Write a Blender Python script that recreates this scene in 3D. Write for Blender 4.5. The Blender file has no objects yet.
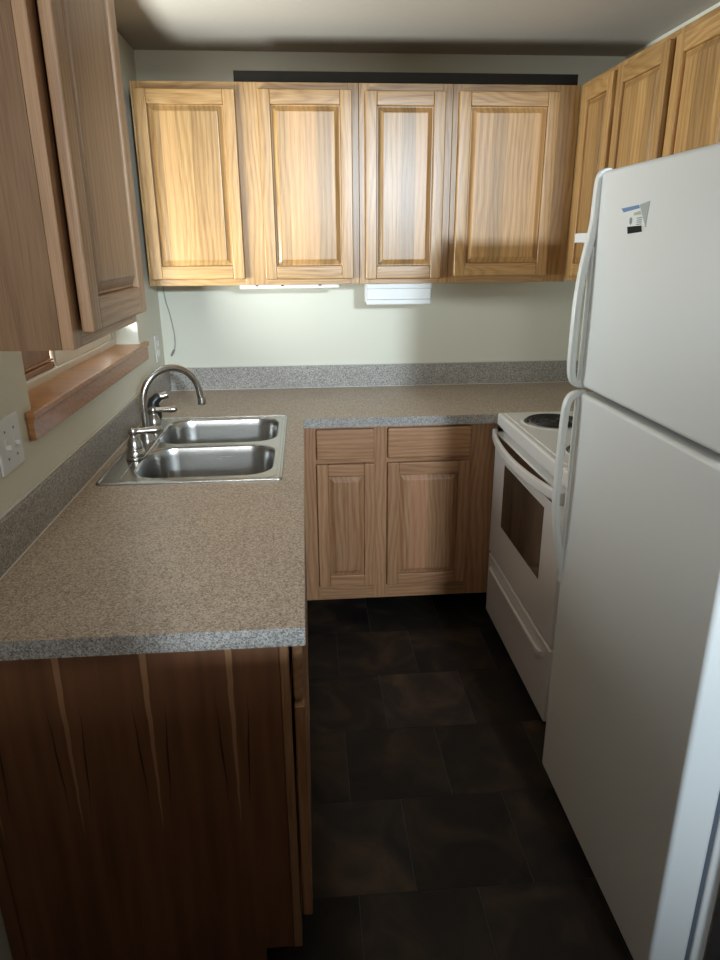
import bpy, bmesh, math, random
from mathutils import Vector, Matrix
random.seed(7)
PI = math.pi
S = bpy.context.scene
COL = S.collection

# ------------------------------------------------------------------ helpers
def link(o, parent=None):
    COL.objects.link(o)
    if parent is not None:
        o.parent = parent
    return o

def obj(name, bm, mats, parent=None, smooth=None):
    """link a bmesh as ONE mesh object"""
    me = bpy.data.meshes.new(name)
    bmesh.ops.recalc_face_normals(bm, faces=bm.faces[:])
    bm.to_mesh(me); bm.free()
    if not isinstance(mats, (list, tuple)):
        mats = [mats]
    for m in mats:
        me.materials.append(m)
    if smooth is not None:
        me.shade_smooth()
        me.set_sharp_from_angle(angle=math.radians(max(smooth, 50)))
    o = link(bpy.data.objects.new(name, me), parent)
    if smooth is not None:
        md = o.modifiers.new('normals', 'WEIGHTED_NORMAL'); md.keep_sharp = True; md.weight = 50
    return o

def tag(o, label=None, cat=None, group=None, kind=None):
    if label: o['label'] = label
    if cat: o['category'] = cat
    if group: o['group'] = group
    if kind: o['kind'] = kind
    return o

def thing(name, label, cat, loc=(0, 0, 0), rz=0.0, group=None):
    o = bpy.data.objects.new(name, None)
    o.empty_display_size = 0.05
    o.location = loc; o.rotation_euler = (0, 0, rz)
    link(o)
    return tag(o, label, cat, group)

def structure(o):
    o['kind'] = 'structure'
    return o

def box(bm, x0, x1, y0, y1, z0, z1, bev=0.0, mat=0, seg=2):
    old = set(bm.faces)
    r = bmesh.ops.create_cube(bm, size=1.0)
    vs = r['verts']
    for v in vs:
        v.co = Vector(((x0 + x1) / 2 + v.co.x * (x1 - x0), (y0 + y1) / 2 + v.co.y * (y1 - y0), (z0 + z1) / 2 + v.co.z * (z1 - z0)))
    if bev > 0:
        es = list({e for v in vs for e in v.link_edges})
        bmesh.ops.bevel(bm, geom=es, offset=bev, segments=seg, affect='EDGES', profile=0.5)
    for f in bm.faces:
        if f not in old:
            f.material_index = mat
    return bm

def tube(bm, pts, rad, n=12, cap=True, mat=0, flat=None, closed=False):
    """sweep a circle (or an ellipse: flat=(a,b) across the fixed side axis) along points"""
    pts = [Vector(p) for p in pts]
    rads = rad if isinstance(rad, (list, tuple)) else [rad] * len(pts)
    rings = []
    up = None
    for i, p in enumerate(pts):
        if closed:
            t = (pts[(i + 1) % len(pts)] - pts[i - 1]).normalized()
        elif i == 0: t = (pts[1] - p).normalized()
        elif i == len(pts) - 1: t = (p - pts[i - 1]).normalized()
        else: t = ((pts[i + 1] - p).normalized() + (p - pts[i - 1]).normalized()).normalized()
        if up is None:
            up = Vector((0, 1, 0)) if abs(t.y) < 0.8 else Vector((0, 0, 1))
        up = (up - t * up.dot(t)).normalized()
        s = t.cross(up)
        ring = []
        for k in range(n):
            a = 2 * PI * k / n
            if flat:
                ca, sa = math.cos(a), math.sin(a)
                e = 0.5
                ca = math.copysign(abs(ca) ** e, ca); sa = math.copysign(abs(sa) ** e, sa)
                ring.append(bm.verts.new(p + up * (flat[0] * ca * rads[i]) + s * (flat[1] * sa * rads[i])))
            else:
                ring.append(bm.verts.new(p + (up * math.cos(a) + s * math.sin(a)) * rads[i]))
        rings.append(ring)
    fs = []
    m = len(rings)
    for i in range(m if closed else m - 1):
        A, B = rings[i], rings[(i + 1) % m]
        for k in range(n):
            fs.append(bm.faces.new((A[k], A[(k + 1) % n], B[(k + 1) % n], B[k])))
    if cap and not closed:
        fs.append(bm.faces.new(list(reversed(rings[0])))); fs.append(bm.faces.new(rings[-1]))
    for f in fs: f.material_index = mat
    return bm

def lathe(bm, prof, c=(0, 0, 0), n=28, mat=0):
    """revolve (r,z) profile about a vertical axis through c"""
    c = Vector(c); rings = []; fs = []
    for r, z in prof:
        if r < 1e-6:
            rings.append([bm.verts.new(c + Vector((0, 0, z)))])
        else:
            rings.append([bm.verts.new(c + Vector((r * math.cos(2 * PI * k / n), r * math.sin(2 * PI * k / n), z))) for k in range(n)])
    for A, B in zip(rings, rings[1:]):
        for k in range(n):
            k2 = (k + 1) % n
            if len(A) == 1 and len(B) == 1: continue
            if len(A) == 1: fs.append(bm.faces.new((A[0], B[k2], B[k])))
            elif len(B) == 1: fs.append(bm.faces.new((A[k], A[k2], B[0])))
            else: fs.append(bm.faces.new((A[k], A[k2], B[k2], B[k])))
    for f in fs: f.material_index = mat
    return bm

def smoothpath(pts, sub=6):
    """Catmull-Rom through points"""
    P = [Vector(p) for p in pts]
    out = []
    for i in range(len(P) - 1):
        p0 = P[max(i - 1, 0)]; p1 = P[i]; p2 = P[i + 1]; p3 = P[min(i + 2, len(P) - 1)]
        for k in range(sub):
            t = k / sub
            out.append(0.5 * ((2 * p1) + (-p0 + p2) * t + (2 * p0 - 5 * p1 + 4 * p2 - p3) * t * t + (-p0 + 3 * p1 - 3 * p2 + p3) * t ** 3))
    out.append(P[-1])
    return out

def rrect(x0, x1, y0, y1, r, n=8):
    if not isinstance(r, (list, tuple)): r = [r] * 4
    pts = []
    for (cx, cy, a0), rr in zip(((x1, y1, 0), (x0, y1, 90), (x0, y0, 180), (x1, y0, 270)), r):
        sx = -1 if cx == x1 else 1; sy = -1 if cy == y1 else 1
        for k in range(n + 1):
            a = math.radians(a0 + 90 * k / n)
            pts.append((cx + sx * rr + rr * math.cos(a), cy + sy * rr + rr * math.sin(a)))
    return pts

def plate(loops, z0, z1, bevel=0.0):
    """a flat plate with holes (list of closed 2-D outlines), as a bmesh"""
    cu = bpy.data.curves.new('outline', 'CURVE')
    cu.dimensions = '2D'; cu.fill_mode = 'BOTH'; cu.extrude = (z1 - z0) / 2 - bevel
    cu.bevel_depth = bevel; cu.bevel_resolution = 2
    if bevel: cu.offset = -bevel
    for L in loops:
        sp = cu.splines.new('POLY'); sp.points.add(len(L) - 1)
        for p, (x, y) in zip(sp.points, L): p.co = (x, y, 0, 1)
        sp.use_cyclic_u = True
    o = bpy.data.objects.new('outline', cu); COL.objects.link(o)
    dg = bpy.context.evaluated_depsgraph_get()
    me = bpy.data.meshes.new_from_object(o.evaluated_get(dg))
    bm = bmesh.new(); bm.from_mesh(me)
    bmesh.ops.translate(bm, verts=bm.verts[:], vec=(0, 0, (z0 + z1) / 2))
    bpy.data.objects.remove(o); bpy.data.curves.remove(cu); bpy.data.meshes.remove(me)
    for f in bm.faces: f.material_index = 0
    bmesh.ops.remove_doubles(bm, verts=bm.verts[:], dist=1e-5)
    return bm

# ------------------------------------------------------------------ materials
class NT:
    def __init__(s, name):
        s.m = bpy.data.materials.new(name); s.m.use_nodes = True
        s.t = s.m.node_tree; s.t.nodes.clear()
        s.out = s.t.nodes.new('ShaderNodeOutputMaterial')
        s.b = s.t.nodes.new('ShaderNodeBsdfPrincipled')
        s.t.links.new(s.b.outputs[0], s.out.inputs[0])
    def n(s, typ, **kw):
        nd = s.t.nodes.new('ShaderNode' + typ)
        for k, v in kw.items():
            if k.startswith('i_'): nd.inputs[k[2:].replace('_', ' ')].default_value = v
            else: setattr(nd, k, v)
        return nd
    def l(s, a, b): s.t.links.new(a, b)
    def math(s, op, a, b=None, c=None, clamp=False):
        nd = s.t.nodes.new('ShaderNodeMath'); nd.operation = op; nd.use_clamp = clamp
        for i, v in enumerate((a, b, c)):
            if v is None: continue
            if isinstance(v, (int, float)): nd.inputs[i].default_value = v
            else: s.l(v, nd.inputs[i])
        return nd.outputs[0]
    def mix(s, f, a, b, mode='MIX'):
        nd = s.t.nodes.new('ShaderNodeMixRGB'); nd.blend_type = mode
        for i, v in enumerate((f, a, b)):
            if isinstance(v, (int, float)): nd.inputs[i].default_value = v
            elif isinstance(v, (tuple, list)): nd.inputs[i].default_value = (*v[:3], 1)
            else: s.l(v, nd.inputs[i])
        return nd.outputs[0]
    def ramp(s, f, stops):
        nd = s.t.nodes.new('ShaderNodeValToRGB')
        el = nd.color_ramp.elements
        while len(el) < len(stops): el.new(0.5)
        for e, (p, c) in zip(el, stops): e.position = p; e.color = (*c, 1) if len(c) == 3 else c
        s.l(f, nd.inputs[0]); return nd.outputs[0]
    def comb(s, x, y, z):
        nd = s.t.nodes.new('ShaderNodeCombineXYZ')
        for i, v in enumerate((x, y, z)):
            if isinstance(v, (int, float)): nd.inputs[i].default_value = v
            else: s.l(v, nd.inputs[i])
        return nd.outputs[0]
    def bump(s, h, strength=0.1, dist=0.002):
        nd = s.n('Bump'); nd.inputs['Strength'].default_value = strength; nd.inputs['Distance'].default_value = dist
        s.l(h, nd.inputs['Height']); s.l(nd.outputs[0], s.b.inputs['Normal'])
    def set(s, **kw):
        for k, v in kw.items():
            i = s.b.inputs[k.replace('_', ' ')]
            i.default_value = (*v, 1) if isinstance(v, tuple) and len(v) == 3 else v
        return s

def simple(name, col, rough=0.5, metal=0.0, noise=0.0, nscale=40.0, bump=0.0, **kw):
    t = NT(name); t.set(Base_Color=col, Roughness=rough, Metallic=metal, **kw)
    tc = t.n('TexCoord'); nz = t.n('TexNoise'); nz.inputs['Scale'].default_value = nscale; nz.inputs['Detail'].default_value = 3
    t.l(tc.outputs['Object'], nz.inputs['Vector'])
    if noise:
        c = t.mix(nz.outputs['Fac'], tuple(max(0, v * (1 - noise)) for v in col), tuple(min(1, v * (1 + noise)) for v in col))
        t.l(c, t.b.inputs['Base Color'])
    if bump: t.bump(nz.outputs['Fac'], bump)
    return t.m

def wood(name, axis, dark, mid, light, bw=0.07, tone=0.22, red=(0.36, 0.19, 0.075), redamt=0.35, rough=0.36, coat=0.25, cath=0.7):
    t = NT(name)
    tc = t.n('TexCoord'); sep = t.n('SeparateXYZ'); t.l(tc.outputs['Object'], sep.inputs[0])
    rnd = t.n('ObjectInfo').outputs['Random']
    X, Y, Z = sep.outputs
    if axis == 'Z': a, b, l = X, Y, Z
    elif axis == 'X': a, b, l = Z, Y, X
    else: a, b, l = X, Z, Y            # grain along Y
    ab = t.math('ADD', a, t.math('MULTIPLY', b, 0.35))
    idx = t.math('FLOOR', t.math('ADD', t.math('DIVIDE', a, bw), t.math('MULTIPLY', rnd, 13.7)))
    wn = t.n('TexWhiteNoise'); wn.noise_dimensions = '1D'
    t.l(t.math('ADD', idx, t.math('MULTIPLY', rnd, 91.3)), wn.inputs['W'])
    w = wn.outputs['Value']
    off = t.math('MULTIPLY', t.math('ADD', w, rnd), 17.0)
    def noise(sa, sl, scale, detail, dist=0.0):
        v = t.comb(t.math('ADD', t.math('MULTIPLY', ab, sa), off), t.math('MULTIPLY', b, sa), t.math('ADD', t.math('MULTIPLY', l, sl), off))
        nz = t.n('TexNoise'); nz.inputs['Scale'].default_value = scale; nz.inputs['Detail'].default_value = detail
        nz.inputs['Distortion'].default_value = dist; t.l(v, nz.inputs['Vector']); return nz.outputs['Fac']
    fine = noise(1.0, 0.018, 600, 4)
    broad = noise(1.0, 0.05, 42, 3, 0.2)
    warp = noise(1.0, 0.22, 6, 2)
    ring = t.math('SINE', t.math('MULTIPLY', t.math('ADD', t.math('MULTIPLY', ab, 5.0), t.math('MULTIPLY', warp, cath)), 60.0))
    ring = t.math('POWER', t.math('MULTIPLY', t.math('ADD', ring, 1.0), 0.5), 0.6)
    v = t.math('ADD', t.math('ADD', t.math('MULTIPLY', fine, 0.56), t.math('MULTIPLY', broad, 0.28)), t.math('MULTIPLY', ring, 0.16))
    c = t.ramp(v, [(0.32, dark), (0.51, mid), (0.70, light)])
    pore = noise(1.0, 0.012, 900, 1)
    pk = t.math('SUBTRACT', 1.0, t.math('MULTIPLY', t.math('MULTIPLY', t.math('SUBTRACT', 0.42, pore), 9.0, clamp=True), 0.28))
    c = t.mix(1.0, c, t.comb(pk, pk, pk), 'MULTIPLY')
    c = t.mix(t.math('MULTIPLY', t.math('GREATER_THAN', w, 0.68), redamt), c, red)
    k = t.math('ADD', t.math('MULTIPLY', w, tone * 2), 1 - tone)
    k2 = t.math('ADD', t.math('MULTIPLY', rnd, 0.16), 0.92)
    k = t.math('MULTIPLY', k, k2)
    c = t.mix(1.0, c, t.comb(k, k, k), 'MULTIPLY')
    t.l(c, t.b.inputs['Base Color'])
    t.set(Roughness=rough, Coat_Weight=coat, Coat_Roughness=0.28)
    t.bump(v, 0.12, 0.0012)
    return t.m

OAK = dict(dark=(0.26, 0.126, 0.040), mid=(0.405, 0.224, 0.078), light=(0.515, 0.315, 0.125))
M = {}
M['wv'] = wood('oak_upright', 'Z', bw=0.30, tone=0.06, redamt=0.0, **OAK)
M['wh'] = wood('oak_level', 'X', bw=0.30, tone=0.06, redamt=0.0, cath=1.5, **OAK)
M['wp'] = wood('oak_glued_boards', 'Z', bw=0.055, tone=0.30, redamt=0.40, cath=0.5, **OAK)
M['wd'] = wood('oak_drawer', 'X', bw=0.30, tone=0.06, redamt=0.0, **OAK)
HK = dict(dark=(0.26, 0.118, 0.050), mid=(0.385, 0.195, 0.090), light=(0.48, 0.268, 0.138))
M['hv'] = wood('hickory_upright', 'Z', bw=0.30, tone=0.06, redamt=0.0, red=(0.33, 0.15, 0.08), rough=0.45, coat=0.08, **HK)
M['hh'] = wood('hickory_level', 'X', bw=0.30, tone=0.06, redamt=0.0, red=(0.33, 0.15, 0.08), rough=0.45, coat=0.08, **HK)
M['hp'] = wood('hickory_glued_boards', 'Z', bw=0.07, tone=0.16, redamt=0.5, red=(0.33, 0.15, 0.08), rough=0.45, coat=0.08, **HK)
NK = dict(dark=(0.32, 0.18, 0.092), mid=(0.46, 0.275, 0.15), light=(0.55, 0.35, 0.20))  # lighter copy of the wood, making up for weak light on the near cabinet
for k_, ax_, bw_ in (('nv', 'Z', .3), ('nh', 'X', .3), ('np', 'Z', .08)): M[k_] = wood('lifted_oak_' + k_, ax_, bw=bw_, tone=0.08, redamt=0.15, red=(0.42, 0.23, 0.12), rough=0.45, coat=0.08, **NK)
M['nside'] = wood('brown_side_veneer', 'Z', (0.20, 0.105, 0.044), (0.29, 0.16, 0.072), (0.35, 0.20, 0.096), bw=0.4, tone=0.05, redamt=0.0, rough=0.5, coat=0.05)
M['side'] = wood('cabinet_side_veneer', 'Z', (0.20, 0.085, 0.035), (0.29, 0.135, 0.06), (0.36, 0.18, 0.085), bw=0.4, tone=0.05, redamt=0.0, rough=0.5, coat=0.05)
M['sill'] = wood('sill_wood', 'X', (0.34, 0.135, 0.042), (0.46, 0.20, 0.068), (0.54, 0.255, 0.095), bw=0.4, tone=0.04, redamt=0.0, rough=0.34, coat=0.22)
M['darkwood'] = wood('dark_wood', 'Z', (0.018, 0.010, 0.008), (0.03, 0.016, 0.012), (0.04, 0.022, 0.016), bw=0.12, tone=0.1, redamt=0.0, rough=0.6, coat=0.0)

def veneer_end():
    """dark red-brown bookmatched veneer: pale wedges flanked by dark mineral streaks (wedge centres in local x)"""
    t = NT('bookmatched_veneer')
    tc = t.n('TexCoord'); sep = t.n('SeparateXYZ'); t.l(tc.outputs['Object'], sep.inputs[0])
    X, Y, Z = sep.outputs
    nz = t.n('TexNoise'); nz.inputs['Scale'].default_value = 40; nz.inputs['Detail'].default_value = 4
    t.l(t.comb(X, Y, t.math('MULTIPLY', Z, 0.06)), nz.inputs['Vector'])
    nb = t.n('TexNoise'); nb.inputs['Scale'].default_value = 6; nb.inputs['Detail'].default_value = 2
    t.l(t.comb(X, Y, t.math('MULTIPLY', Z, 0.3)), nb.inputs['Vector'])
    wob = t.n('TexNoise'); wob.inputs['Scale'].default_value = 9; wob.inputs['Detail'].default_value = 2
    t.l(t.comb(0.0, 0.0, Z), wob.inputs['Vector'])
    v = t.math('ADD', t.math('MULTIPLY', nz.outputs['Fac'], 0.6), t.math('MULTIPLY', nb.outputs['Fac'], 0.4))
    c = t.ramp(v, [(0.3, (0.135, 0.056, 0.024)), (0.5, (0.20, 0.084, 0.037)), (0.72, (0.265, 0.118, 0.053))])
    per = 0.1525
    xw = t.math('ADD', X, t.math('MULTIPLY', t.math('SUBTRACT', wob.outputs['Fac'], 0.5), 0.012))
    q = t.math('ADD', t.math('DIVIDE', t.math('SUBTRACT', xw, 0.1895), per), 0.5)
    u = t.math('MULTIPLY', t.math('SUBTRACT', t.math('FRACT', q), 0.5), per)
    zz = t.math('DIVIDE', t.math('SUBTRACT', Z, 0.44), 0.44)                # 0 at the wedge tip, 1 at the top
    zz = t.math('MAXIMUM', zz, 0.0)
    wd = t.math('MULTIPLY', t.math('POWER', t.math('MINIMUM', zz, 1.0), 0.7), 0.0068)
    d = t.math('SUBTRACT', wd, t.math('ABSOLUTE', u))
    f = t.math('MULTIPLY', d, 900.0, clamp=True)
    c = t.mix(t.math('MULTIPLY', f, 0.85), c, (0.43, 0.225, 0.11))
    # dark streaks either side
    cen = t.math('ADD', 0.017, t.math('MULTIPLY', zz, 0.018))
    dd = t.math('ABSOLUTE', t.math('SUBTRACT', t.math('ABSOLUTE', u), cen))
    zb = t.math('SUBTRACT', 1.0, t.math('ABSOLUTE', t.math('DIVIDE', t.math('SUBTRACT', Z, 0.63), 0.17)), clamp=True)
    g = t.math('MULTIPLY', t.math('SUBTRACT', t.math('MULTIPLY', zb, 0.0026), dd), 900.0, clamp=True)
    c = t.mix(t.math('MULTIPLY', g, 0.85), c, (0.018, 0.006, 0.004))
    t.l(c, t.b.inputs['Base Color']); t.set(Roughness=0.55, Coat_Weight=0.03)
    return t.m
M['veneer'] = veneer_end()

def laminate(name, lo, mid, hi, rough=0.42):
    t = NT(name)
    tc = t.n('TexCoord')
    a = t.n('TexNoise'); a.inputs['Scale'].default_value = 330; a.inputs['Detail'].default_value = 2.5; a.inputs['Roughness'].default_value = 0.7
    b = t.n('TexVoronoi'); b.inputs['Scale'].default_value = 260
    d = t.n('TexNoise'); d.inputs['Scale'].default_value = 5; d.inputs['Detail'].default_value = 4
    for x in (a, b, d): t.l(tc.outputs['Object'], x.inputs['Vector'])
    v = t.math('ADD', t.math('MULTIPLY', a.outputs['Fac'], 0.75), t.math('MULTIPLY', b.outputs['Color'], 0.25))
    c = t.ramp(v, [(0.36, lo), (0.50, mid), (0.64, hi)])
    k = t.math('ADD', 0.9, t.math('MULTIPLY', d.outputs['Fac'], 0.2))
    c = t.mix(1.0, c, t.comb(k, k, k), 'MULTIPLY')
    t.l(c, t.b.inputs['Base Color']); t.set(Roughness=rough)
    return t.m
M['lam'] = laminate('speckled_laminate', (0.20, 0.145, 0.10), (0.45, 0.355, 0.27), (0.63, 0.515, 0.405))
M['lam_greyed'] = laminate('light_greyed_laminate', (0.13, 0.118, 0.108), (0.335, 0.315, 0.285), (0.53, 0.505, 0.465))  # same laminate, the greyer light on upright faces put into its colour

def floor_mat():
    t = NT('slate_tile')
    at = t.n('Attribute'); at.attribute_name = 'tone'
    tc = t.n('TexCoord')
    n1 = t.n('TexNoise'); n1.inputs['Scale'].default_value = 5; n1.inputs['Detail'].default_value = 6; n1.inputs['Distortion'].default_value = 1.2
    n2 = t.n('TexNoise'); n2.inputs['Scale'].default_value = 22; n2.inputs['Detail'].default_value = 5
    va = t.n('VectorMath'); va.operation = 'ADD'
    t.l(tc.outputs['Object'], va.inputs[0]); t.l(at.outputs['Color'], va.inputs[1])
    for x in (n1, n2): t.l(va.outputs[0], x.inputs['Vector'])
    c = t.ramp(n1.outputs['Fac'], [(0.32, (0.012, 0.0112, 0.010)), (0.52, (0.026, 0.0195, 0.0148)), (0.68, (0.062, 0.038, 0.023))])
    k = t.math('ADD', 0.55, t.math('MULTIPLY', at.outputs['Fac'], 0.9))
    c = t.mix(1.0, c, t.comb(k, k, k), 'MULTIPLY')
    t.l(c, t.b.inputs['Base Color']); t.set(Roughness=0.55, Specular_IOR_Level=0.25)
    t.bump(t.math('ADD', n1.outputs['Fac'], t.math('MULTIPLY', n2.outputs['Fac'], 0.4)), 0.25, 0.004)
    return t.m
M['slate'] = floor_mat()
M['grout'] = simple('grout', (0.045, 0.043, 0.038), 0.9, noise=0.2)
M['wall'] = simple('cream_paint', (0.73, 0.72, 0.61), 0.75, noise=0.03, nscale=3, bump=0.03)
M['taupe'] = simple('bounce_cut_taupe', (0.13, 0.11, 0.09), 0.8, noise=0.05, nscale=3)  # dark tone for unseen walls, set to cut bounced light
M['tan'] = simple('tan_paint', (0.42, 0.36, 0.29), 0.8, noise=0.05, nscale=3)
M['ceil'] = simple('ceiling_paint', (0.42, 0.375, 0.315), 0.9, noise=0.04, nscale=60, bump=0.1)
M['white'] = simple('white_enamel', (0.77, 0.80, 0.78), 0.30, noise=0.02, nscale=2, Coat_Weight=0.2)
M['fridge'] = simple('white_fridge_enamel', (0.755, 0.77, 0.75), 0.38, bump=0.05, nscale=350)
M['stove'] = simple('white_stove_enamel', (0.74, 0.72, 0.70), 0.28, noise=0.02, nscale=3, Coat_Weight=0.3)
M['gasket'] = simple('grey_gasket', (0.10, 0.12, 0.15), 0.7)
M['plastic'] = simple('white_plastic', (0.74, 0.75, 0.74), 0.4, noise=0.02)
M['vinyl'] = simple('white_vinyl', (0.74, 0.71, 0.65), 0.45, noise=0.03)
M['black'] = simple('black_plastic', (0.012, 0.012, 0.013), 0.35)
M['matteblack'] = simple('black_board', (0.016, 0.013, 0.010), 0.8, noise=0.2, Specular_IOR_Level=0.15)  # flat black of the board and the label strip
M['toe'] = simple('shade_black_toe', (0.008, 0.007, 0.006), 0.9, noise=0.2, Specular_IOR_Level=0.05)  # near-black, with the shade of the toe recess put into the colour
M['trimglass'] = simple('grey_brown_trim', (0.16, 0.125, 0.10), 0.12, 0.6)
M['glassdark'] = simple('smoked_oven_glass', (0.045, 0.036, 0.028), 0.10, Coat_Weight=0.5)
M['coil'] = simple('burner_coil', (0.012, 0.012, 0.012), 0.45, noise=0.2)
M['pan'] = simple('black_drip_pan', (0.018, 0.018, 0.018), 0.22)
M['chrome'] = simple('chrome', (0.75, 0.75, 0.74), 0.12, 1.0)
M['nickel'] = simple('brushed_nickel', (0.43, 0.40, 0.365), 0.27, 1.0, noise=0.08, nscale=120)
M['cord'] = simple('grey_cord', (0.36, 0.36, 0.32), 0.5)
M['caulk'] = simple('white_caulk', (0.66, 0.65, 0.60), 0.6)
M['paper'] = simple('white_paper', (0.78, 0.79, 0.76), 0.6)
M['blue'] = simple('blue_print', (0.10, 0.20, 0.42), 0.5)
M['greyfilm'] = simple('grey_film', (0.36, 0.41, 0.39), 0.4)
M['ink'] = simple('grey_ink', (0.22, 0.23, 0.22), 0.6)
M['olive'] = simple('olive_print', (0.42, 0.45, 0.30), 0.6)

def steel():
    t = NT('brushed_steel'); t.set(Base_Color=(0.46, 0.455, 0.44), Metallic=1.0, Roughness=0.3)
    tc = t.n('TexCoord'); nz = t.n('TexNoise'); nz.inputs['Scale'].default_value = 60; nz.inputs['Detail'].default_value = 3
    mp = t.n('Mapping'); mp.inputs['Scale'].default_value = (0.15, 6, 6); t.l(tc.outputs['Object'], mp.inputs[0]); t.l(mp.outputs[0], nz.inputs['Vector'])
    t.l(t.math('ADD', 0.17, t.math('MULTIPLY', nz.outputs['Fac'], 0.14)), t.b.inputs['Roughness'])
    t.set(Anisotropic=0.4)
    return t.m
M['steel'] = steel()

def glass():
    t = NT('window_glass')
    tr = t.n('BsdfTransparent'); gl = t.n('BsdfGlossy'); gl.inputs['Roughness'].default_value = 0.02
    mx = t.n('MixShader'); mx.inputs[0].default_value = 0.08
    t.l(tr.outputs[0], mx.inputs[1]); t.l(gl.outputs[0], mx.inputs[2]); t.l(mx.outputs[0], t.out.inputs[0])
    return t.m
M['glass'] = glass()

# ------------------------------------------------------------------ room shell
ZC = 2.303; XR = 2.054; YR = -7.3; XE = 3.0
WY0, WY1, WZ0, WZ1 = -1.585, -0.455, 1.187, 2.02          # window opening in the left wall

def make_floor():
    bm = bmesh.new()
    tone = bm.loops.layers.color.new('tone')
    P = 0.307
    box(bm, -0.1, XE + .1, YR - .1, 0.1, -0.05, -0.0015, mat=1)
    r = random.Random(3)
    for j in range(-22, 4):
        y1 = -0.716 + P * (j + 1); y0 = y1 - P
        ox = 0.742 if j % 2 == 1 else 0.89
        for i in range(-4, 9):
            x0 = ox + 0.3045 * i
            a, b = max(x0, -0.09), min(x0 + 0.3045, XE)
            c, d = max(y0, YR), min(y1, 0.0)
            if b - a < 0.01 or d - c < 0.01: continue
            old = set(bm.faces)
            g = 0.0013
            box(bm, a + g, b - g, c + g, d - g, -0.004, 0.0, mat=0)
            v = r.random(); w = r.random()
            for f in bm.faces:
                if f not in old:
                    for lp in f.loops: lp[tone] = (v, w, v, 1)
    return structure(obj('floor', bm, [M['slate'], M['grout']]))
make_floor()

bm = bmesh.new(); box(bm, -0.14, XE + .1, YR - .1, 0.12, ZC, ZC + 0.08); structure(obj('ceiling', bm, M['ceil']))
bm = bmesh.new(); box(bm, -0.14, XR + .1, 0.0, 0.12, -0.05, ZC); structure(obj('wall_back', bm, M['wall']))
bm = bmesh.new()
T = -0.13
box(bm, T, 0, -2.25, WY0, -0.05, ZC); box(bm, T, 0, WY1, 0, -0.05, ZC)
box(bm, T, 0, WY0, WY1, -0.05, WZ0); box(bm, T, 0, WY0, WY1, WZ1, ZC)
structure(obj('wall_left', bm, M['wall']))
bm = bmesh.new(); box(bm, T, 0, YR, -2.25, -0.05, ZC); structure(obj('wall_left', bm, M['taupe']))  # unseen stretch of the wall, darkened so less light bounces back
bm = bmesh.new(); box(bm, XR, XR + .1, -2.30, 0, -0.05, ZC); structure(obj('wall_right', bm, M['wall']))
bm = bmesh.new(); box(bm, 1.70, XE, -2.40, -2.259, -0.05, ZC); box(bm, 1.447, 1.70, -2.40, -2.259, -0.05, 1.20); structure(obj('wall_partition', bm, M['darkwood']))
bm = bmesh.new(); box(bm, XE, XE + .1, YR, -2.40, -0.05, ZC); structure(obj('wall_side', bm, M['taupe']))
bm = bmesh.new(); box(bm, -0.14, XE + .1, YR - .1, YR, -0.05, ZC); structure(obj('wall_rear', bm, M['taupe']))
bm = bmesh.new(); box(bm, 0.45, 0.75, -3.45, -3.35, 1.235, ZC); box(bm, 0.75, XE, -3.45, -3.35, 2.17, ZC); box(bm, 0.0, 1.02, -3.45, -3.35, -0.05, 1.235); structure(obj('wall_light_blocker', bm, M['taupe']))  # unseen post, header and half wall, added to block lamp light

# window in the left wall -------------------------------------------------
def make_window():
    root = bpy.data.objects.new('window_1', None); root.location = (0, WY0, WZ0); root.empty_display_size = .05; link(root)
    structure(root)
    W = WY1 - WY0; H = WZ1 - WZ0
    bm = bmesh.new()                                     # white vinyl frame
    box(bm, -0.120, -0.088, 0.002, W - .002, 0.000, 0.024, .003); box(bm, -0.120, -0.088, 0.002, W - .002, H - .035, H - .002, .003)
    box(bm, -0.120, -0.088, 0.002, 0.030, .024, H - .035, .003); box(bm, -0.120, -0.088, W - .030, W - .002, .024, H - .035, .003)
    obj('window_frame', bm, M['vinyl'], root)
    bm = bmesh.new()                                     # far sliding sash
    a, b = 0.475, W - .031
    box(bm, -0.112, -0.094, a, b, .0245, .085, .004); box(bm, -0.112, -0.094, a, b, H - .08, H - .037, .004)
    box(bm, -0.112, -0.094, a, a + .055, .085, H - .08, .004); box(bm, -0.112, -0.094, b - .05, b, .085, H - .08, .004)
    s = obj('window_sash', bm, M['vinyl'], root)
    bm = bmesh.new(); box(bm, -0.105, -0.101, a + .055, b - .05, .085, H - .08); obj('pane', bm, M['glass'], s)
    # brown wooden inner panel behind the near half
    bm = bmesh.new()
    box(bm, -0.118, -0.108, 0.031, a - .002, .0245, 0.45)
    box(bm, -0.1085, -0.098, 0.031, a - .002, .0245, .042, .004); box(bm, -0.1085, -0.101, 0.031, a - .002, .044, .052, .003)
    p = obj('wood_panel', bm, M['side'], root); p['label'] = 'brown wooden panel behind the near half of the window'
    # stained wooden sill with nosing and apron
    bm = bmesh.new()
    box(bm, -0.0875, 0.003, 0.002, W - .002, .0005, .003)
    box(bm, 0.0005, 0.022, -0.043, W + .078, -.014, .003, .003)
    box(bm, 0.0005, 0.016, -0.038, W + .073, -.066, -.013, .002)
    o = obj('window_sill', bm, M['sill'], root, 40); o['label'] = 'stained brown wooden sill'
make_window()

# ------------------------------------------------------------------ cabinets
def door_bm(w, h, t=0.02, st=0.046, rl=0.052):
    """stiles and rails of a raised-panel door, local x 0..w, y -t..0 (front at -t), z 0..h"""
    bm = bmesh.new()
    b = .004
    box(bm, 0, st, -t, 0, 0, h, b, 0); box(bm, w - st, w, -t, 0, 0, h, b, 0)
    box(bm, st - .0005, w - st + .0005, -t + .0006, -.0006, 0.0006, rl, b, 1); box(bm, st - .0005, w - st + .0005, -t + .0006, -.0006, h - rl, h - .0006, b, 1)
    return bm

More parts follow.
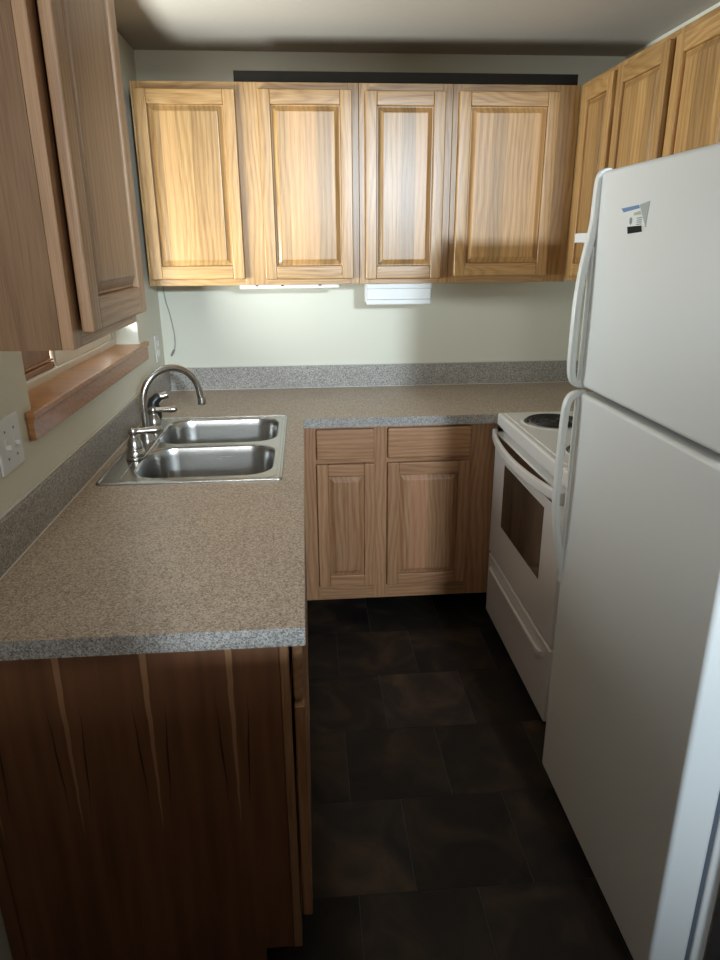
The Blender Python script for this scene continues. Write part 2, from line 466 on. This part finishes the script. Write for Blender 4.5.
def panel_bm(w, h, t=0.02, st=0.046, rl=0.052, bv=0.024):
    bm = bmesh.new()
    x0, x1, z0, z1 = st + .001, w - st - .001, rl + .001, h - rl - .001
    def ring(i, y): return [bm.verts.new((x, y, z)) for x, z in ((x0 + i, z0 + i), (x1 - i, z0 + i), (x1 - i, z1 - i), (x0 + i, z1 - i))]
    rs = [ring(0, -.003), ring(0, -.0085), ring(.004, -.0085), ring(bv - .004, -t + .003), ring(bv - .003, -t + .001), ring(bv, -t + .0005)]
    for A, B in zip(rs, rs[1:]):
        for k in range(4): bm.faces.new((A[k], A[(k + 1) % 4], B[(k + 1) % 4], B[k]))
    bm.faces.new(rs[0]); bm.faces.new(rs[-1])
    return bm

def add_door(root, x0, x1, z0, z1, kind='w', gap=.0028, name='door', mats=None):
    w, h = x1 - x0, z1 - z0
    d = obj(name, door_bm(w, h), [M[kind + 'v'], M[kind + 'h']], root, 30)
    d.location = (x0, -gap, z0)
    p = obj('raised_panel', panel_bm(w, h), M[kind + 'p'], d)
    return d

def add_drawer(root, x0, x1, z0, z1, kind='h', gap=.0028):
    w, h = x1 - x0, z1 - z0
    bm = bmesh.new(); box(bm, 0, w, -.020, 0, 0, h, .006)
    d = obj('drawer', bm, M[kind + 'h'], root, 30); d.location = (x0, -gap, z0)
    return d

def cabinet(name, label, cat, loc, rz, W, D, H, stiles, rails, kind='w', z0=0.0, side='wv', sides=(True, True), group=None, toe=False, top=True):
    """stiles: [(xa,xb)], rails: [(za,zb)] of the face frame (y 0..0.019); carcass boards behind it"""
    root = thing(name, label, cat, loc, rz, group)
    bm = bmesh.new()
    e = .0007
    zb = z0
    f = .0192
    box(bm, 0, .016, f, D, zb, H); box(bm, W - .016, W, f, D, zb, H)
    box(bm, .016, W - .016, f, D, zb + .012, zb + .028)
    if top: box(bm, .016, W - .016, f, D, H - .018, H - .002)
    box(bm, .016, W - .016, D - .006, D - .001, zb + .028, H - .018)
    obj('carcass', bm, M[side], root)
    if toe:
        tb = bmesh.new(); box(tb, 0, W, .205, D, 0, zb - .0004); obj('toe_kick', tb, M['toe'], root)
    bm = bmesh.new()
    for xa, xb in stiles: box(bm, xa, xb, 0, .019, zb, H, .0012, 0)
    for za, zb_ in rails:
        for (xa, xb), (xc, xd) in zip(stiles, stiles[1:]): box(bm, xb, xc, .0004, .0186, za, zb_, .001, 1)
    obj('face_frame', bm, [M[kind + 'v'], M[kind + 'h']], root)
    return root

ZB, ZT = 1.400, 2.133; UD = .302; YF = -.303
G1 = 'oak upper cabinets on the back wall'
HU = ZT - ZB
# two-door unit in the left corner
x0 = 0.034
c = cabinet('upper_cabinet', 'oak wall cabinet with two raised-panel doors in left corner of back wall', 'cabinet', (x0, YF, ZB), 0, .851, UD, HU,
            [(0, .040), (.385, .470), (.811, .851)], [(0, .032), (HU - .032, HU)], group=G1)
add_door(c, .046 - x0, .419 - x0, .025, .706)
add_door(c, .503 - x0, .859 - x0, .022, .708)
# narrow single-door unit
x0 = 0.886
c = cabinet('upper_cabinet', 'narrow single-door oak wall cabinet above the small white fixture', 'cabinet', (x0, YF, ZB), 0, .365, UD, HU,
            [(0, .040), (.325, .365)], [(0, .032), (HU - .032, HU)], group=G1)
add_door(c, .909 - x0, 1.221 - x0, .019, .706)
# single-door corner unit with blank stile at right
x0 = 1.252
c = cabinet('upper_cabinet', 'oak wall cabinet with one wide door and blank right stile in right corner', 'cabinet', (x0, YF, ZB), 0, .502, UD, HU,
            [(0, .040), (.402, .502)], [(0, .032), (HU - .032, HU)], group=G1)
add_door(c, 1.274 - x0, 1.668 - x0, .027, .707)

# right wall, facing left
G2 = 'oak upper cabinets on the right wall'
XF = 1.755
c = cabinet('upper_cabinet', 'tall narrow oak wall cabinet between back corner and range hood', 'cabinet', (XF, -.306, ZB + .008), -PI / 2, .352, .2985, HU - .008,
            [(0, .085), (.312, .352)], [(0, .032), (HU - .04, HU - .008)], group=G2)
add_door(c, .078, .342, .018, HU - .030)
c = cabinet('upper_cabinet', 'short two-door oak wall cabinet above the range hood and white refrigerator', 'cabinet', (XF, -.659, 1.590), -PI / 2, .762, .2985, ZT - 1.590,
            [(0, .040), (.366, .406), (.722, .762)], [(0, .032), (ZT - 1.622, ZT - 1.590)], group=G2)
add_door(c, .022, .368, .022, ZT - 1.590 - .024); add_door(c, .404, .748, .022, ZT - 1.590 - .024)
c = cabinet('upper_cabinet', 'oak wall cabinet over the refrigerator, at upper right picture edge', 'cabinet', (XF, -1.422, 1.740), -PI / 2, .80, .2985, ZT - 1.740,
            [(0, .040), (.38, .42), (.76, .80)], [(0, .032), (ZT - 1.772, ZT - 1.740)], group=G2)
add_door(c, .022, .388, .022, ZT - 1.740 - .024); add_door(c, .412, .778, .022, ZT - 1.740 - .024)

# left wall near unit, facing right, plain side panel toward the camera
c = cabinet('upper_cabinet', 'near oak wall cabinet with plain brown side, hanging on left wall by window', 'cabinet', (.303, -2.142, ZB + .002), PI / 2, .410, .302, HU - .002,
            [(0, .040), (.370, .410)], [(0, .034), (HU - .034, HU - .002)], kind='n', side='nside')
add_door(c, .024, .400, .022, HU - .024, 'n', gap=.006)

# base cabinets -----------------------------------------------------------
ZCT = .876
c = cabinet('base_cabinet', 'hickory base cabinet with two drawers above two doors under the back counter', 'cabinet', (.615, -.610, 0), 0, .803, .586, ZCT - .001,
            [(0, .070), (.298, .358), (.690, .803)], [(.105, .178), (.720, .745), (.862, .875)], kind='h', z0=.105, side='side', toe=True)
add_drawer(c, .683 - .615, .913 - .615, .742, .867); add_drawer(c, .968 - .615, 1.304 - .615, .742, .867)
add_door(c, .681 - .615, .918 - .615, .176, .722, 'h'); add_door(c, .968 - .615, 1.304 - .615, .173, .722, 'h')

# peninsula run along the left wall (facing right)
NY = -2.135
c = cabinet('base_cabinet', 'dark-stained base cabinet end under the near end of the counter', 'cabinet', (.604, NY, 0), PI / 2, .700, .583, ZCT - .001,
            [(.007, .047), (.66, .70)], [(.105, .15), (.715, .745), (.85, .875)], kind='h', z0=.105, side='side', toe=True)
bm = bmesh.new()                                                    # end panel with the toe-kick notch, in cabinet-local axes
for (ya, yb, za, zb) in ((.018, .600, .108, .874), (.078, .600, 0.001, .108)): box(bm, -.006, -.0005, ya, yb, za, zb)
ep = obj('end_panel', bm, M['veneer'], c); ep['label'] = 'dark red-brown veneer panel with pale wedges and dark streaks'
# veneer pattern is laid out along world x: give the panel its own axes
for v in ep.data.vertices: v.co = Vector((0.604 - v.co.y, v.co.x, v.co.z))
ep.rotation_euler = (0, 0, -PI / 2); ep.location = (0, 0.604, 0)
bm = bmesh.new(); box(bm, -.008, .007, -.0002, .0165, .108, .874, .001); s = obj('end_stile', bm, M['hv'], c); s['label'] = 'pale stile along the edge of the end panel'
bm = bmesh.new(); box(bm, -.012, -.0065, .575, .603, .001, .874, .001); obj('scribe_strip', bm, M['veneer'], c)
add_drawer(c, .004, .68, .735, .866, gap=.0055); add_door(c, .004, .34, .182, .722, 'h', gap=.0055); add_door(c, .344, .68, .182, .722, 'h', gap=.0055)
c = cabinet('base_cabinet', 'sink base cabinet under the steel sink, doors facing the range', 'cabinet', (.604, NY + .702, 0), PI / 2, .862, .583, ZCT - .001,
            [(0, .04), (.38, .42), (.76, .862)], [(.105, .15), (.715, .745), (.85, .875)], kind='h', z0=.105, side='side', toe=True, top=False)
add_door(c, .02, .392, .182, .722, 'h'); add_door(c, .408, .78, .182, .722, 'h')
add_drawer(c, .02, .78, .735, .866)

# ------------------------------------------------------------------ countertop
SX0, SX1, SY0, SY1 = .048, .574, -1.362, -.580                     # sink rim
ct = thing('countertop', 'L-shaped grey-brown speckled laminate counter with backsplash', 'countertop', (0, 0, ZCT))
YE = -2.163
outer = [(.0015, YE), (.635, YE), (.635, -.635), (1.408, -.635), (2.05, -.635), (2.05, -.0015), (.0015, -.0015)]
hole = rrect(SX0 + .02, SX1 - .02, SY0 + .02, SY1 - .02, .03)
bm = plate([outer, hole], .0005, .0375)
o = obj('worktop', bm, M['lam'], ct)
bm = bmesh.new()
box(bm, .0015, .6362, YE - .0012, YE + .0002, .0005, .0372); box(bm, .6348, .6362, YE, -.636, .0005, .0372); box(bm, .6348, 1.4085, -.6362, -.6348, .0005, .0372)
o = obj('edge_band', bm, M['lam_greyed'], ct); o['label'] = 'speckled laminate edge greyed as if by the light'
bm = bmesh.new(); box(bm, .0195, 2.05, -.0195, -.001, .0378, .140, .002); obj('backsplash', bm, M['lam_greyed'], ct)
bm = bmesh.new(); box(bm, .001, .0193, YE, -.001, .0378, .140, .002); obj('backsplash', bm, M['lam_greyed'], ct)
bm = bmesh.new()
box(bm, .0195, 2.05, -.0225, -.0196, .0378, .0405, .0008); box(bm, .0194, .0225, YE, -.0225, .0378, .0405, .0008)
box(bm, .0195, 2.05, -.012, -.0008, .1401, .1425, .0008); box(bm, .0008, .010, YE, -.012, .1401, .1425, .0008)
o = obj('caulk_line', bm, M['caulk'], ct); o['label'] = 'thin pale caulk line'

# ------------------------------------------------------------------ sink
sk = thing('kitchen_sink', 'double-bowl stainless steel sink set in the left counter', 'sink', (0, 0, .9135))
B1 = (.128, .545, -1.315, -.985); B2 = (.128, .545, -.955, -.603)
N = 10
rim_out = rrect(SX0, SX1, SY0, SY1, .010, N)
h1 = rrect(*B1[:2], *B1[2:], .085, N); h2 = rrect(*B2[:2], *B2[2:], .085, N)
bm = plate([rim_out, h1, h2], .0004, .0040)
# raised bead round the outside
bead = [Vector((x, y, .0038)) for x, y in rrect(SX0 + .0045, SX1 - .0045, SY0 + .0045, SY1 - .0045, .009, 6)]
tube(bm, bead, .0042, 8, closed=True)
bead = [Vector((x, y, .0036)) for x, y in rrect(SX0 + .058, SX1 - .018, SY0 + .020, SY1 - .018, .03, 6)]
tube(bm, bead, .0018, 8, closed=True)
obj('rim', bm, M['steel'], sk, 35)
for B in (B1, B2):
    bm = bmesh.new()
    prof = [(0, .0040), (.003, .0030), (.006, -.004), (.010, -.03), (.018, -.12), (.030, -.155), (.055, -.172), (.09, -.177)]
    rings = []
    for ins, z in prof:
        r = max(.085 - ins * .25, .05)
        rings.append([bm.verts.new((x, y, z)) for x, y in rrect(B[0] + ins, B[1] - ins, B[2] + ins, B[3] - ins, r, N)])
    n = len(rings[0])
    for A, C in zip(rings, rings[1:]):
        for k in range(n): bm.faces.new((A[k], A[(k + 1) % n], C[(k + 1) % n], C[k]))
    bm.faces.new(rings[-1])
    ob = obj('bowl', bm, M['steel'], sk, 50)
    bm = bmesh.new(); lathe(bm, [(.0, -.1745), (.028, -.1745), (.036, -.1735), (.042, -.1752), (.043, -.1768)], ((B[0] + B[1]) / 2, (B[2] + B[3]) / 2, 0))
    obj('drain', bm, M['chrome'], ob, 40)

# ------------------------------------------------------------------ faucet
fz = .9178
fc = thing('kitchen_faucet', 'brushed nickel gooseneck faucet with two lever handles behind the sink', 'faucet', (.108, -.945, fz))
bm = plate([rrect(-.030, .030, -.200, .165, .029, 8)], 0.0, .010, .003)
obj('deck_plate', bm, M['nickel'], fc, 40)
bm = bmesh.new()
lathe(bm, [(0, .0095), (.026, .0095), (.026, .016), (.022, .022), (.019, .035), (.0155, .042), (0, .042)])
d = Vector((math.cos(math.radians(30)), math.sin(math.radians(30)), 0))
pth = [(0, 0, .03), (0, 0, .10)]
R = .100; zc = .140
pth.append((0, 0, zc))
for k in range(1, 15):
    a = PI * k / 14 * 1.0
    pth.append(tuple(d * (R - R * math.cos(a)) + Vector((0, 0, zc + R * 1.08 * math.sin(a)))))
e = Vector(pth[-1]); pth.append(tuple(e + Vector((0, 0, -.012)) + d * .004))
P = smoothpath(pth, 3)
tube(bm, P, .0115, 16)
e = Vector(P[-1]); tube(bm, [e + Vector((0, 0, .006)), e + Vector((0, 0, -.004)), e + Vector((0, 0, -.018))], [.0135, .0145, .0140], 16)
obj('spout', bm, M['nickel'], fc, 40)
for yy, turn in ((-.168, math.radians(14)), (.128, math.radians(5))):
    bm = bmesh.new()
    lathe(bm, [(0, .0095), (.028, .0095), (.029, .014), (.028, .026), (.024, .029), (.023, .034), (.0235, .046), (.019, .060), (.0135, .071), (.0115, .077), (.0135, .083), (.0145, .090), (.011, .098), (0, .101)], (0, yy, 0))
    dd = Vector((math.cos(turn), math.sin(turn), 0)); o0 = Vector((0, yy, .088))
    tube(bm, [o0 - dd * .016, o0 - dd * .012, o0, o0 + dd * .03, o0 + dd * .06, o0 + dd * .078, o0 + dd * .084], [.005, .008, .010, .0095, .0125, .0115, .005], 14)
    obj('lever_handle', bm, M['nickel'], fc, 40)
sp = thing('side_sprayer', 'black pull-out sprayer with metal nozzle standing behind the faucet', 'sprayer', (.098, -.742, fz))
bm = bmesh.new(); lathe(bm, [(0, 0), (.024, 0), (.024, .006), (.017, .014), (.014, .030), (0, .030)]); obj('holder_base', bm, M['nickel'], sp, 40)
bm = bmesh.new(); tube(bm, [(0, 0, .028), (0, 0, .045), (-.002, 0, .066), (-.004, -.002, .088), (0, -.002, .104), (.014, .002, .116), (.022, .004, .118)], [.016, .024, .026, .023, .020, .017, .014], 16); obj('spray_body', bm, M['black'], sp, 60)
bm = bmesh.new(); tube(bm, [(.010, .001, .115), (.022, .004, .119), (.046, .010, .124), (.050, .011, .125)], [.011, .0135, .0145, .012], 16); obj('nozzle', bm, M['nickel'], sp, 40)

# ------------------------------------------------------------------ refrigerator
FX, FY0, FY1 = 1.331, -2.252, -1.583
fr = thing('refrigerator', 'white top-freezer refrigerator with two long bar handles, right foreground', 'refrigerator', (1.70, -1.92, 0))
def L(x, y, z): return (x - 1.70, y + 1.92, z)
def fbox(bm, x0, x1, y0, y1, z0, z1, b=0, mat=0, seg=3): return box(bm, x0 - 1.70, x1 - 1.70, y0 + 1.92, y1 + 1.92, z0, z1, b, mat, seg)
bm = bmesh.new(); fbox(bm, 1.424, 2.045, FY0 + .003, FY1 - .003, .02, 1.695, .006); obj('cabinet_body', bm, M['fridge'], fr, 40)
bm = bmesh.new(); fbox(bm, 1.4125, 1.4235, FY0 + .010, FY1 - .010, .06, 1.69, 0); obj('door_gasket', bm, M['gasket'], fr)
bm = bmesh.new(); fbox(bm, 1.385, 1.423, FY0 + .02, FY1 - .02, .002, .045, .003); obj('toe_grille', bm, M['black'], fr)
bm = bmesh.new(); fbox(bm, 1.36, 1.47, FY0 + .01, FY0 + .06, 1.7055, 1.718, .004); obj('hinge_cover', bm, M['white'], fr)
fd = []
for nm, z0, z1, lab in (('freezer_door', 1.2155, 1.705, 'upper freezer door'), ('fridge_door', .048, 1.2005, 'lower refrigerator door')):
    bm = bmesh.new(); fbox(bm, FX, 1.412, FY0, FY1, z0, z1, .010, 0, 4); dd = obj(nm, bm, M['fridge'], fr, 40); fd.append(dd)
    bm = bmesh.new(); fbox(bm, FX - .005, FX + .012, FY1 - .014, FY1 + .006, z0 + (.006 if z0 > 1 else .62), z1 - (.16 if z0 > 1 else .006), .004, 0, 3); obj('door_edge_trim', bm, M['white'], dd, 40)
HYf = -1.588
p1 = [(1.352, 1.7035), (1.338, 1.701), (1.331, 1.685), (1.329, 1.64), (1.328, 1.60), (1.323, 1.563), (1.313, 1.503), (1.306, 1.424), (1.305, 1.33), (1.306, 1.262), (1.311, 1.235), (1.322, 1.222), (1.346, 1.2195)]
bm = bmesh.new(); tube(bm, smoothpath([L(x, HYf, z) for x, z in p1], 5), 1.0, 16, flat=(.0125, .0085)); obj('bar_handle', bm, M['white'], fd[0], 40)
p2 = [(1.346, 1.1965), (1.322, 1.1945), (1.308, 1.182), (1.301, 1.150), (1.299, 1.06), (1.298, .98), (1.299, .90), (1.308, .825), (1.322, .755), (1.330, .71), (1.342, .695)]
bm = bmesh.new(); tube(bm, smoothpath([L(x, HYf, z) for x, z in p2], 5), 1.0, 16, flat=(.0125, .0085)); obj('bar_handle', bm, M['white'], fd[1], 40)

# peeling label on the freezer door
def poly_sheet(bm, pts, x, th, mat):
    a = [bm.verts.new((x, y, z)) for y, z in pts]; b = [bm.verts.new((x - th, y, z)) for y, z in pts]
    fs = [bm.faces.new(a), bm.faces.new(list(reversed(b)))]
    n = len(pts)
    for k in range(n): fs.append(bm.faces.new((a[k], a[(k + 1) % n], b[(k + 1) % n], b[k])))
    for f in fs: f.material_index = mat
st = thing('sticker', 'small peeling label with blue header and black strip on the freezer door', 'sticker', (FX, -1.775, 1.60))
def sh(pts): return [(y + 1.775, z - 1.60) for y, z in pts]
bm = bmesh.new()
poly_sheet(bm, sh([(-1.714, 1.623), (-1.799, 1.6245), (-1.833, 1.583), (-1.759, 1.582), (-1.746, 1.606)]), -.0003, .0004, 0)
poly_sheet(bm, sh([(-1.719, 1.620), (-1.797, 1.6235), (-1.803, 1.617), (-1.732, 1.612)]), -.0008, .0004, 1)
poly_sheet(bm, sh([(-1.763, 1.599), (-1.769, 1.6015), (-1.775, 1.597), (-1.775, 1.590), (-1.770, 1.586), (-1.764, 1.590)]), -.0008, .0003, 3)
for k in range(4): poly_sheet(bm, sh([(-1.795, 1.5995 - k * .004), (-1.817, 1.600 - k * .004), (-1.818, 1.598 - k * .004), (-1.796, 1.5977 - k * .004)]), -.0008, .0003, 3)
poly_sheet(bm, sh([(-1.780, 1.609), (-1.806, 1.612), (-1.813, 1.605), (-1.780, 1.604)]), -.0008, .0003, 4)
poly_sheet(bm, sh([(-1.756, 1.583), (-1.818, 1.584), (-1.822, 1.572), (-1.761, 1.569)]), -.0008, .0004, 2)
obj('card', bm, [M['paper'], M['blue'], M['matteblack'], M['ink'], M['olive']], st)
bm = bmesh.new(); poly_sheet(bm, sh([(-1.8005, 1.6235), (-1.841, 1.6285), (-1.8355, 1.580)]), -.0003, .0005, 0)
o = obj('peeled_corner', bm, M['greyfilm'], st); o['label'] = 'grey folded-back corner'

# ------------------------------------------------------------------ range
RX, RY0, RY1 = 1.420, -1.402, -.642
rg = thing('electric_range', 'white electric coil range between back counter and refrigerator', 'range', (1.73, -1.02, 0))
def rbox(bm, x0, x1, y0, y1, z0, z1, b=0, mat=0, seg=2): return box(bm, x0 - 1.73, x1 - 1.73, y0 + 1.02, y1 + 1.02, z0, z1, b, mat, seg)
def RL(x, y, z): return (x - 1.73, y + 1.02, z)
bm = bmesh.new(); rbox(bm, 1.445, 2.04, RY0, RY1, .03, .870, .004)
for yy in (RY0 + .05, RY1 - .08):
    for xx in (1.50, 1.95): rbox(bm, xx, xx + .03, yy, yy + .03, 0.0, .031)
obj('range_body', bm, M['stove'], rg, 40)
bm = bmesh.new(); rbox(bm, 1.4445, 1.4455, RY0 + .004, RY1 - .004, .04, .868); obj('gap_shade_sheet', bm, M['black'], rg)  # thin black sheet painting the shade in the gap behind the oven door
bm = bmesh.new(); rbox(bm, 1.402, 2.04, RY0 - .002, RY1 + .002, .8705, .922, .010, 0, 3)
rbox(bm, 1.425, 2.0, RY0 + .018, RY1 - .018, .921, .9245, .003)
obj('cooktop', bm, M['stove'], rg, 40)
bm = bmesh.new(); rbox(bm, 1.428, 1.444, RY0 + .006, RY1 - .006, .848, .8695, .001); o = obj('vent_strip', bm, M['stove'], rg)
bm = bmesh.new(); rbox(bm, 1.97, 2.045, RY0, RY1, .922, 1.06, .01, 0, 3); obj('backguard', bm, M['stove'], rg, 40)
# oven door
bm = bmesh.new(); rbox(bm, 1.399, 1.444, RY0 + .004, RY1 - .003, .326, .846, .006, 0, 3); od = obj('oven_door', bm, M['stove'], rg, 40)
bm = bmesh.new(); rbox(bm, 1.3978, 1.4005, -1.243, -.794, .496, .752, .0012); obj('oven_window', bm, M['glassdark'], od)
bm = bmesh.new(); rbox(bm, 1.3978, 1.4005, RY0 + .045, RY1 - .045, .792, .839, .001); o = obj('door_trim', bm, M['trimglass'], od); o['label'] = 'glossy grey-brown trim band behind the handle'
bm = bmesh.new()
n = 28; pts = []
for k in range(n + 1):
    s = k / n; y = (RY1 - .010) + (RY0 + .010 - (RY1 - .010)) * s
    bow = math.sin(PI * s) ** 0.75
    pts.append(RL(1.392 - .040 * bow, y, .840 - .006 * bow))
tube(bm, pts, 1.0, 14, flat=(.018, .008))
for yy in (RY1 - .012, RY0 + .012): rbox(bm, 1.383, 1.402, yy - .009, yy + .009, .818, .858, .005)
obj('oven_handle', bm, M['stove'], od, 50)
bm = bmesh.new(); rbox(bm, 1.400, 1.444, RY0 + .004, RY1 - .003, .045, .317, .006, 0, 3); dr = obj('storage_drawer', bm, M['stove'], rg, 40)
bm = bmesh.new(); tube(bm, [RL(1.4005, -.690, .262), RL(1.393, -.712, .261), RL(1.392, -.77, .261), RL(1.392, -1.25, .261), RL(1.393, -1.305, .261), RL(1.4005, -1.327, .262)], 1.0, 12, flat=(.011, .006)); obj('drawer_pull', bm, M['stove'], dr, 50)
for bx, by, r in ((1.563, -.832, .108), (1.560, -1.212, .088), (1.835, -.832, .088), (1.835, -1.212, .108)):
    bm = bmesh.new(); lathe(bm, [(0, .9115), (r * .35, .912), (r * .75, .917), (r * .98, .9262), (r * 1.02, .9274), (r * 1.03, .9268)], RL(bx, by, 0), 40, 0)
    b = obj('burner', bm, M['pan'], rg, 50)
    bm = bmesh.new(); lathe(bm, [(r * 1.0, .9262), (r * 1.03, .9288), (r * 1.07, .9288), (r * 1.12, .9248), (r * 1.03, .9242)], RL(bx, by, 0), 40); obj('trim_ring', bm, M['stove'], b, 60)
    bm = bmesh.new()
    cpts = []
    turns = 4.5 if r > .1 else 3.6
    for k in range(int(turns * 30) + 1):
        a = 2 * PI * k / 30; rr = r * .20 + (r * .92 - r * .20) * k / (turns * 30)
        cpts.append(RL(bx + rr * math.cos(a), by + rr * math.sin(a), .9315))
    tube(bm, cpts, .0048, 8)
    for k in range(3):
        a = 2 * PI * k / 3 + .4
        tube(bm, [RL(bx + .01 * math.cos(a), by + .01 * math.sin(a), .925), RL(bx + r * .96 * math.cos(a), by + r * .96 * math.sin(a), .9255)], .003, 6)
    obj('coil', bm, M['coil'], b, 60)

# range hood
hd = thing('range_hood', 'white range hood edge under the short cabinet, behind refrigerator handle', 'range hood', (1.86, -1.04, 1.46))
bm = bmesh.new()
pr = [(1.643, 1.555), (1.643, 1.586), (2.050, 1.586), (2.050, 1.548), (1.70, 1.548)]
vv = [[bm.verts.new((x - 1.86, y + 1.04, z - 1.46)) for x, z in pr] for y in (-1.415, -.665)]
bm.faces.new(vv[0]); bm.faces.new(list(reversed(vv[1])))
for k in range(5): bm.faces.new((vv[0][k], vv[0][(k + 1) % 5], vv[1][(k + 1) % 5], vv[1][k]))
obj('hood_shell', bm, M['plastic'], hd)
for yy in (-.90, -.97):
    bm = bmesh.new(); box(bm, 1.6405 - 1.86, 1.6432 - 1.86, yy + 1.04 - .012, yy + 1.04 + .012, .100, .116, .0008); obj('hood_switch', bm, M['black'], hd)

# ------------------------------------------------------------------ small things
# white fixture under the narrow cabinet
fx = thing('under_cabinet_fixture', 'white plastic fixture hanging under the narrow upper cabinet', 'fixture', (1.055, -.215, 1.4118))
bm = bmesh.new(); box(bm, -.135, .135, -.055, .055, -.034, -.0005, .002); box(bm, -.135, .135, -.058, .02, -.078, -.0342, .002, 0, 3); obj('housing', bm, M['plastic'], fx, 40)
bm = bmesh.new(); box(bm, -.135, .135, -.064, -.0, -.099, -.0785, .003, 0, 3); obj('front_cover', bm, M['plastic'], fx, 40)
for x in (-.139, .1355):
    bm = bmesh.new(); box(bm, x, x + .0033, -.055, .03, -.090, -.0005, .001); obj('end_bracket', bm, M['plastic'], fx)
# slim strip light
sl = thing('strip_light', 'slim white strip light under the left pair of upper cabinet doors', 'light', (.596, -.2645, 1.4118))
bm = bmesh.new(); box(bm, -.205, .205, -.016, .040, -.0285, -.0005, .003); obj('light_body', bm, M['vinyl'], sl, 40)
for x in (-.135, -.03, .125):
    bm = bmesh.new(); box(bm, x - .006, x + .006, -.018, -.0155, -.0185, -.0135); obj('clip', bm, M['black'], sl)
# dark board on top of the cabinets
bm = bmesh.new(); box(bm, .417, 1.740, -.300, -.262, ZT + .0005, ZT + .0375, .001)
tag(obj('board', bm, M['matteblack']), 'long black board lying on top of the back wall cabinets', 'board')
# loose cord in the left corner
bm = bmesh.new()
pts = smoothpath([(.026, -.006, 1.43), (.027, -.006, 1.37), (.032, -.006, 1.32), (.042, -.008, 1.275), (.053, -.008, 1.21), (.057, -.007, 1.15), (.053, -.006, 1.112), (.047, -.006, 1.096)], 5)
cd = thing('cord', 'thin grey cord dangling on the back wall in the left corner', 'cord', (0, 0, 0))
tube(bm, pts, .0026, 8); obj('wire', bm, M['cord'], cd, 60)
bm = bmesh.new(); tube(bm, [(.050, -.007, 1.103), (.044, -.0075, 1.092), (.034, -.008, 1.074)], [.004, .0055, .0045], 10); obj('plug', bm, M['ink'], cd, 60)

def wall_plate(name, label, cat, y, z, w, h):
    t = thing(name, label, cat, (0.0005, y, z))
    bm = bmesh.new(); box(bm, 0, .006, -w / 2, w / 2, -h / 2, h / 2, .003, 0, 2); obj('cover_plate', bm, M['plastic'], t, 40)
    return t
t = wall_plate('light_switch', 'double white light switch on left wall under the near upper cabinet', 'light switch', -1.735, 1.148, .118, .118)
for dy in (.023, -.023):
    bm = bmesh.new(); box(bm, .0058, .0072, dy - .006, dy + .006, -.013, .013, .0005); box(bm, .0065, .018, dy - .0045, dy + .0045, -.009, .001, .002); obj('toggle', bm, M['plastic'], t, 40)
    for dz in (-.03, .03):
        bm = bmesh.new(); lathe(bm, [(0, .0), (.0034, 0), (.003, .0012), (0, .0014)], (0, 0, 0), 12)
        bmesh.ops.rotate(bm, verts=bm.verts[:], cent=(0, 0, 0), matrix=Matrix.Rotation(PI / 2, 3, 'Y'))
        bmesh.ops.translate(bm, verts=bm.verts[:], vec=(.0058, dy, dz)); obj('screw', bm, M['ink'], t)
t = wall_plate('outlet', 'white wall outlet in left back corner behind the faucet', 'outlet', -.150, 1.130, .072, .116)
bm = bmesh.new()
for dz in (-.021, .021): box(bm, .0058, .0075, -.015, .015, dz - .014, dz + .014, .003)
obj('socket', bm, M['vinyl'], t)

# ------------------------------------------------------------------ light
w = bpy.data.worlds.new('World'); S.world = w; w.use_nodes = True
bg = w.node_tree.nodes['Background']; bg.inputs[0].default_value = (0.80, 0.90, 1.0, 1); bg.inputs[1].default_value = 0.6

def area(name, loc, rot, sx, sy, power, col, spread=PI):
    l = bpy.data.lights.new(name, 'AREA'); l.shape = 'RECTANGLE'; l.size = sx; l.size_y = sy; l.energy = power; l.color = col; l.spread = spread
    o = bpy.data.objects.new(name, l); o.location = loc; o.rotation_euler = rot; link(o); return o
# daylight through the left window, from just outside it
area('window_daylight', (-0.45, -.95, 1.275), (0, math.radians(-90), 0), .35, 1.2, 112, (0.88, 0.97, 0.99))
# ceiling lamp of the room behind the camera
l = bpy.data.lights.new('ceiling_spot', 'SPOT'); l.energy = 1420; l.shadow_soft_size = 0.15; l.color = (0.74, 0.88, 1.0)
l.spot_size = math.radians(54); l.spot_blend = 1.0
o = bpy.data.objects.new('ceiling_spot', l); o.location = (1.72, -6.5, 2.255)
o.rotation_euler = (Vector((0.75, 0.0, 1.80)) - o.location).to_track_quat('-Z', 'Y').to_euler(); link(o)

# added fill light under the ceiling just behind the camera, warm and dim
l = bpy.data.lights.new('ceiling_lamp', 'AREA'); l.shape = 'DISK'; l.size = 0.7; l.energy = 3.5; l.color = (1.0, 0.92, 0.82)
o = bpy.data.objects.new('ceiling_lamp', l); o.location = (0.42, -3.05, 2.27); link(o)

# added soft fill in the unseen room behind, passing over the half wall
area('room_fill', (0.28, -5.4, 1.85), (math.radians(90), 0, 0), .5, .6, 34, (0.95, 0.98, 0.97))

# ------------------------------------------------------------------ camera
cam = bpy.data.cameras.new('camera'); cam.sensor_fit = 'AUTO'; cam.sensor_width = 36; cam.lens = 678.3 / 960 * 36
cam.clip_start = .02
co = bpy.data.objects.new('camera', cam); link(co)
r = Vector((0.99677456, -0.07996353, -0.00680536)); u = Vector((0.03252122, 0.32494923, 0.94517214)); f = Vector((0.0733679, 0.94234486, -0.32650164))
m = Matrix((r, u, -f)).transposed().to_4x4(); m.translation = (0.6537, -3.2157, 1.5496)
co.matrix_world = m
S.camera = co
S.view_settings.view_transform = 'Standard'; S.view_settings.look = 'None'; S.view_settings.gamma = 1; S.view_settings.use_curve_mapping = False
S.view_settings.exposure = 0.0
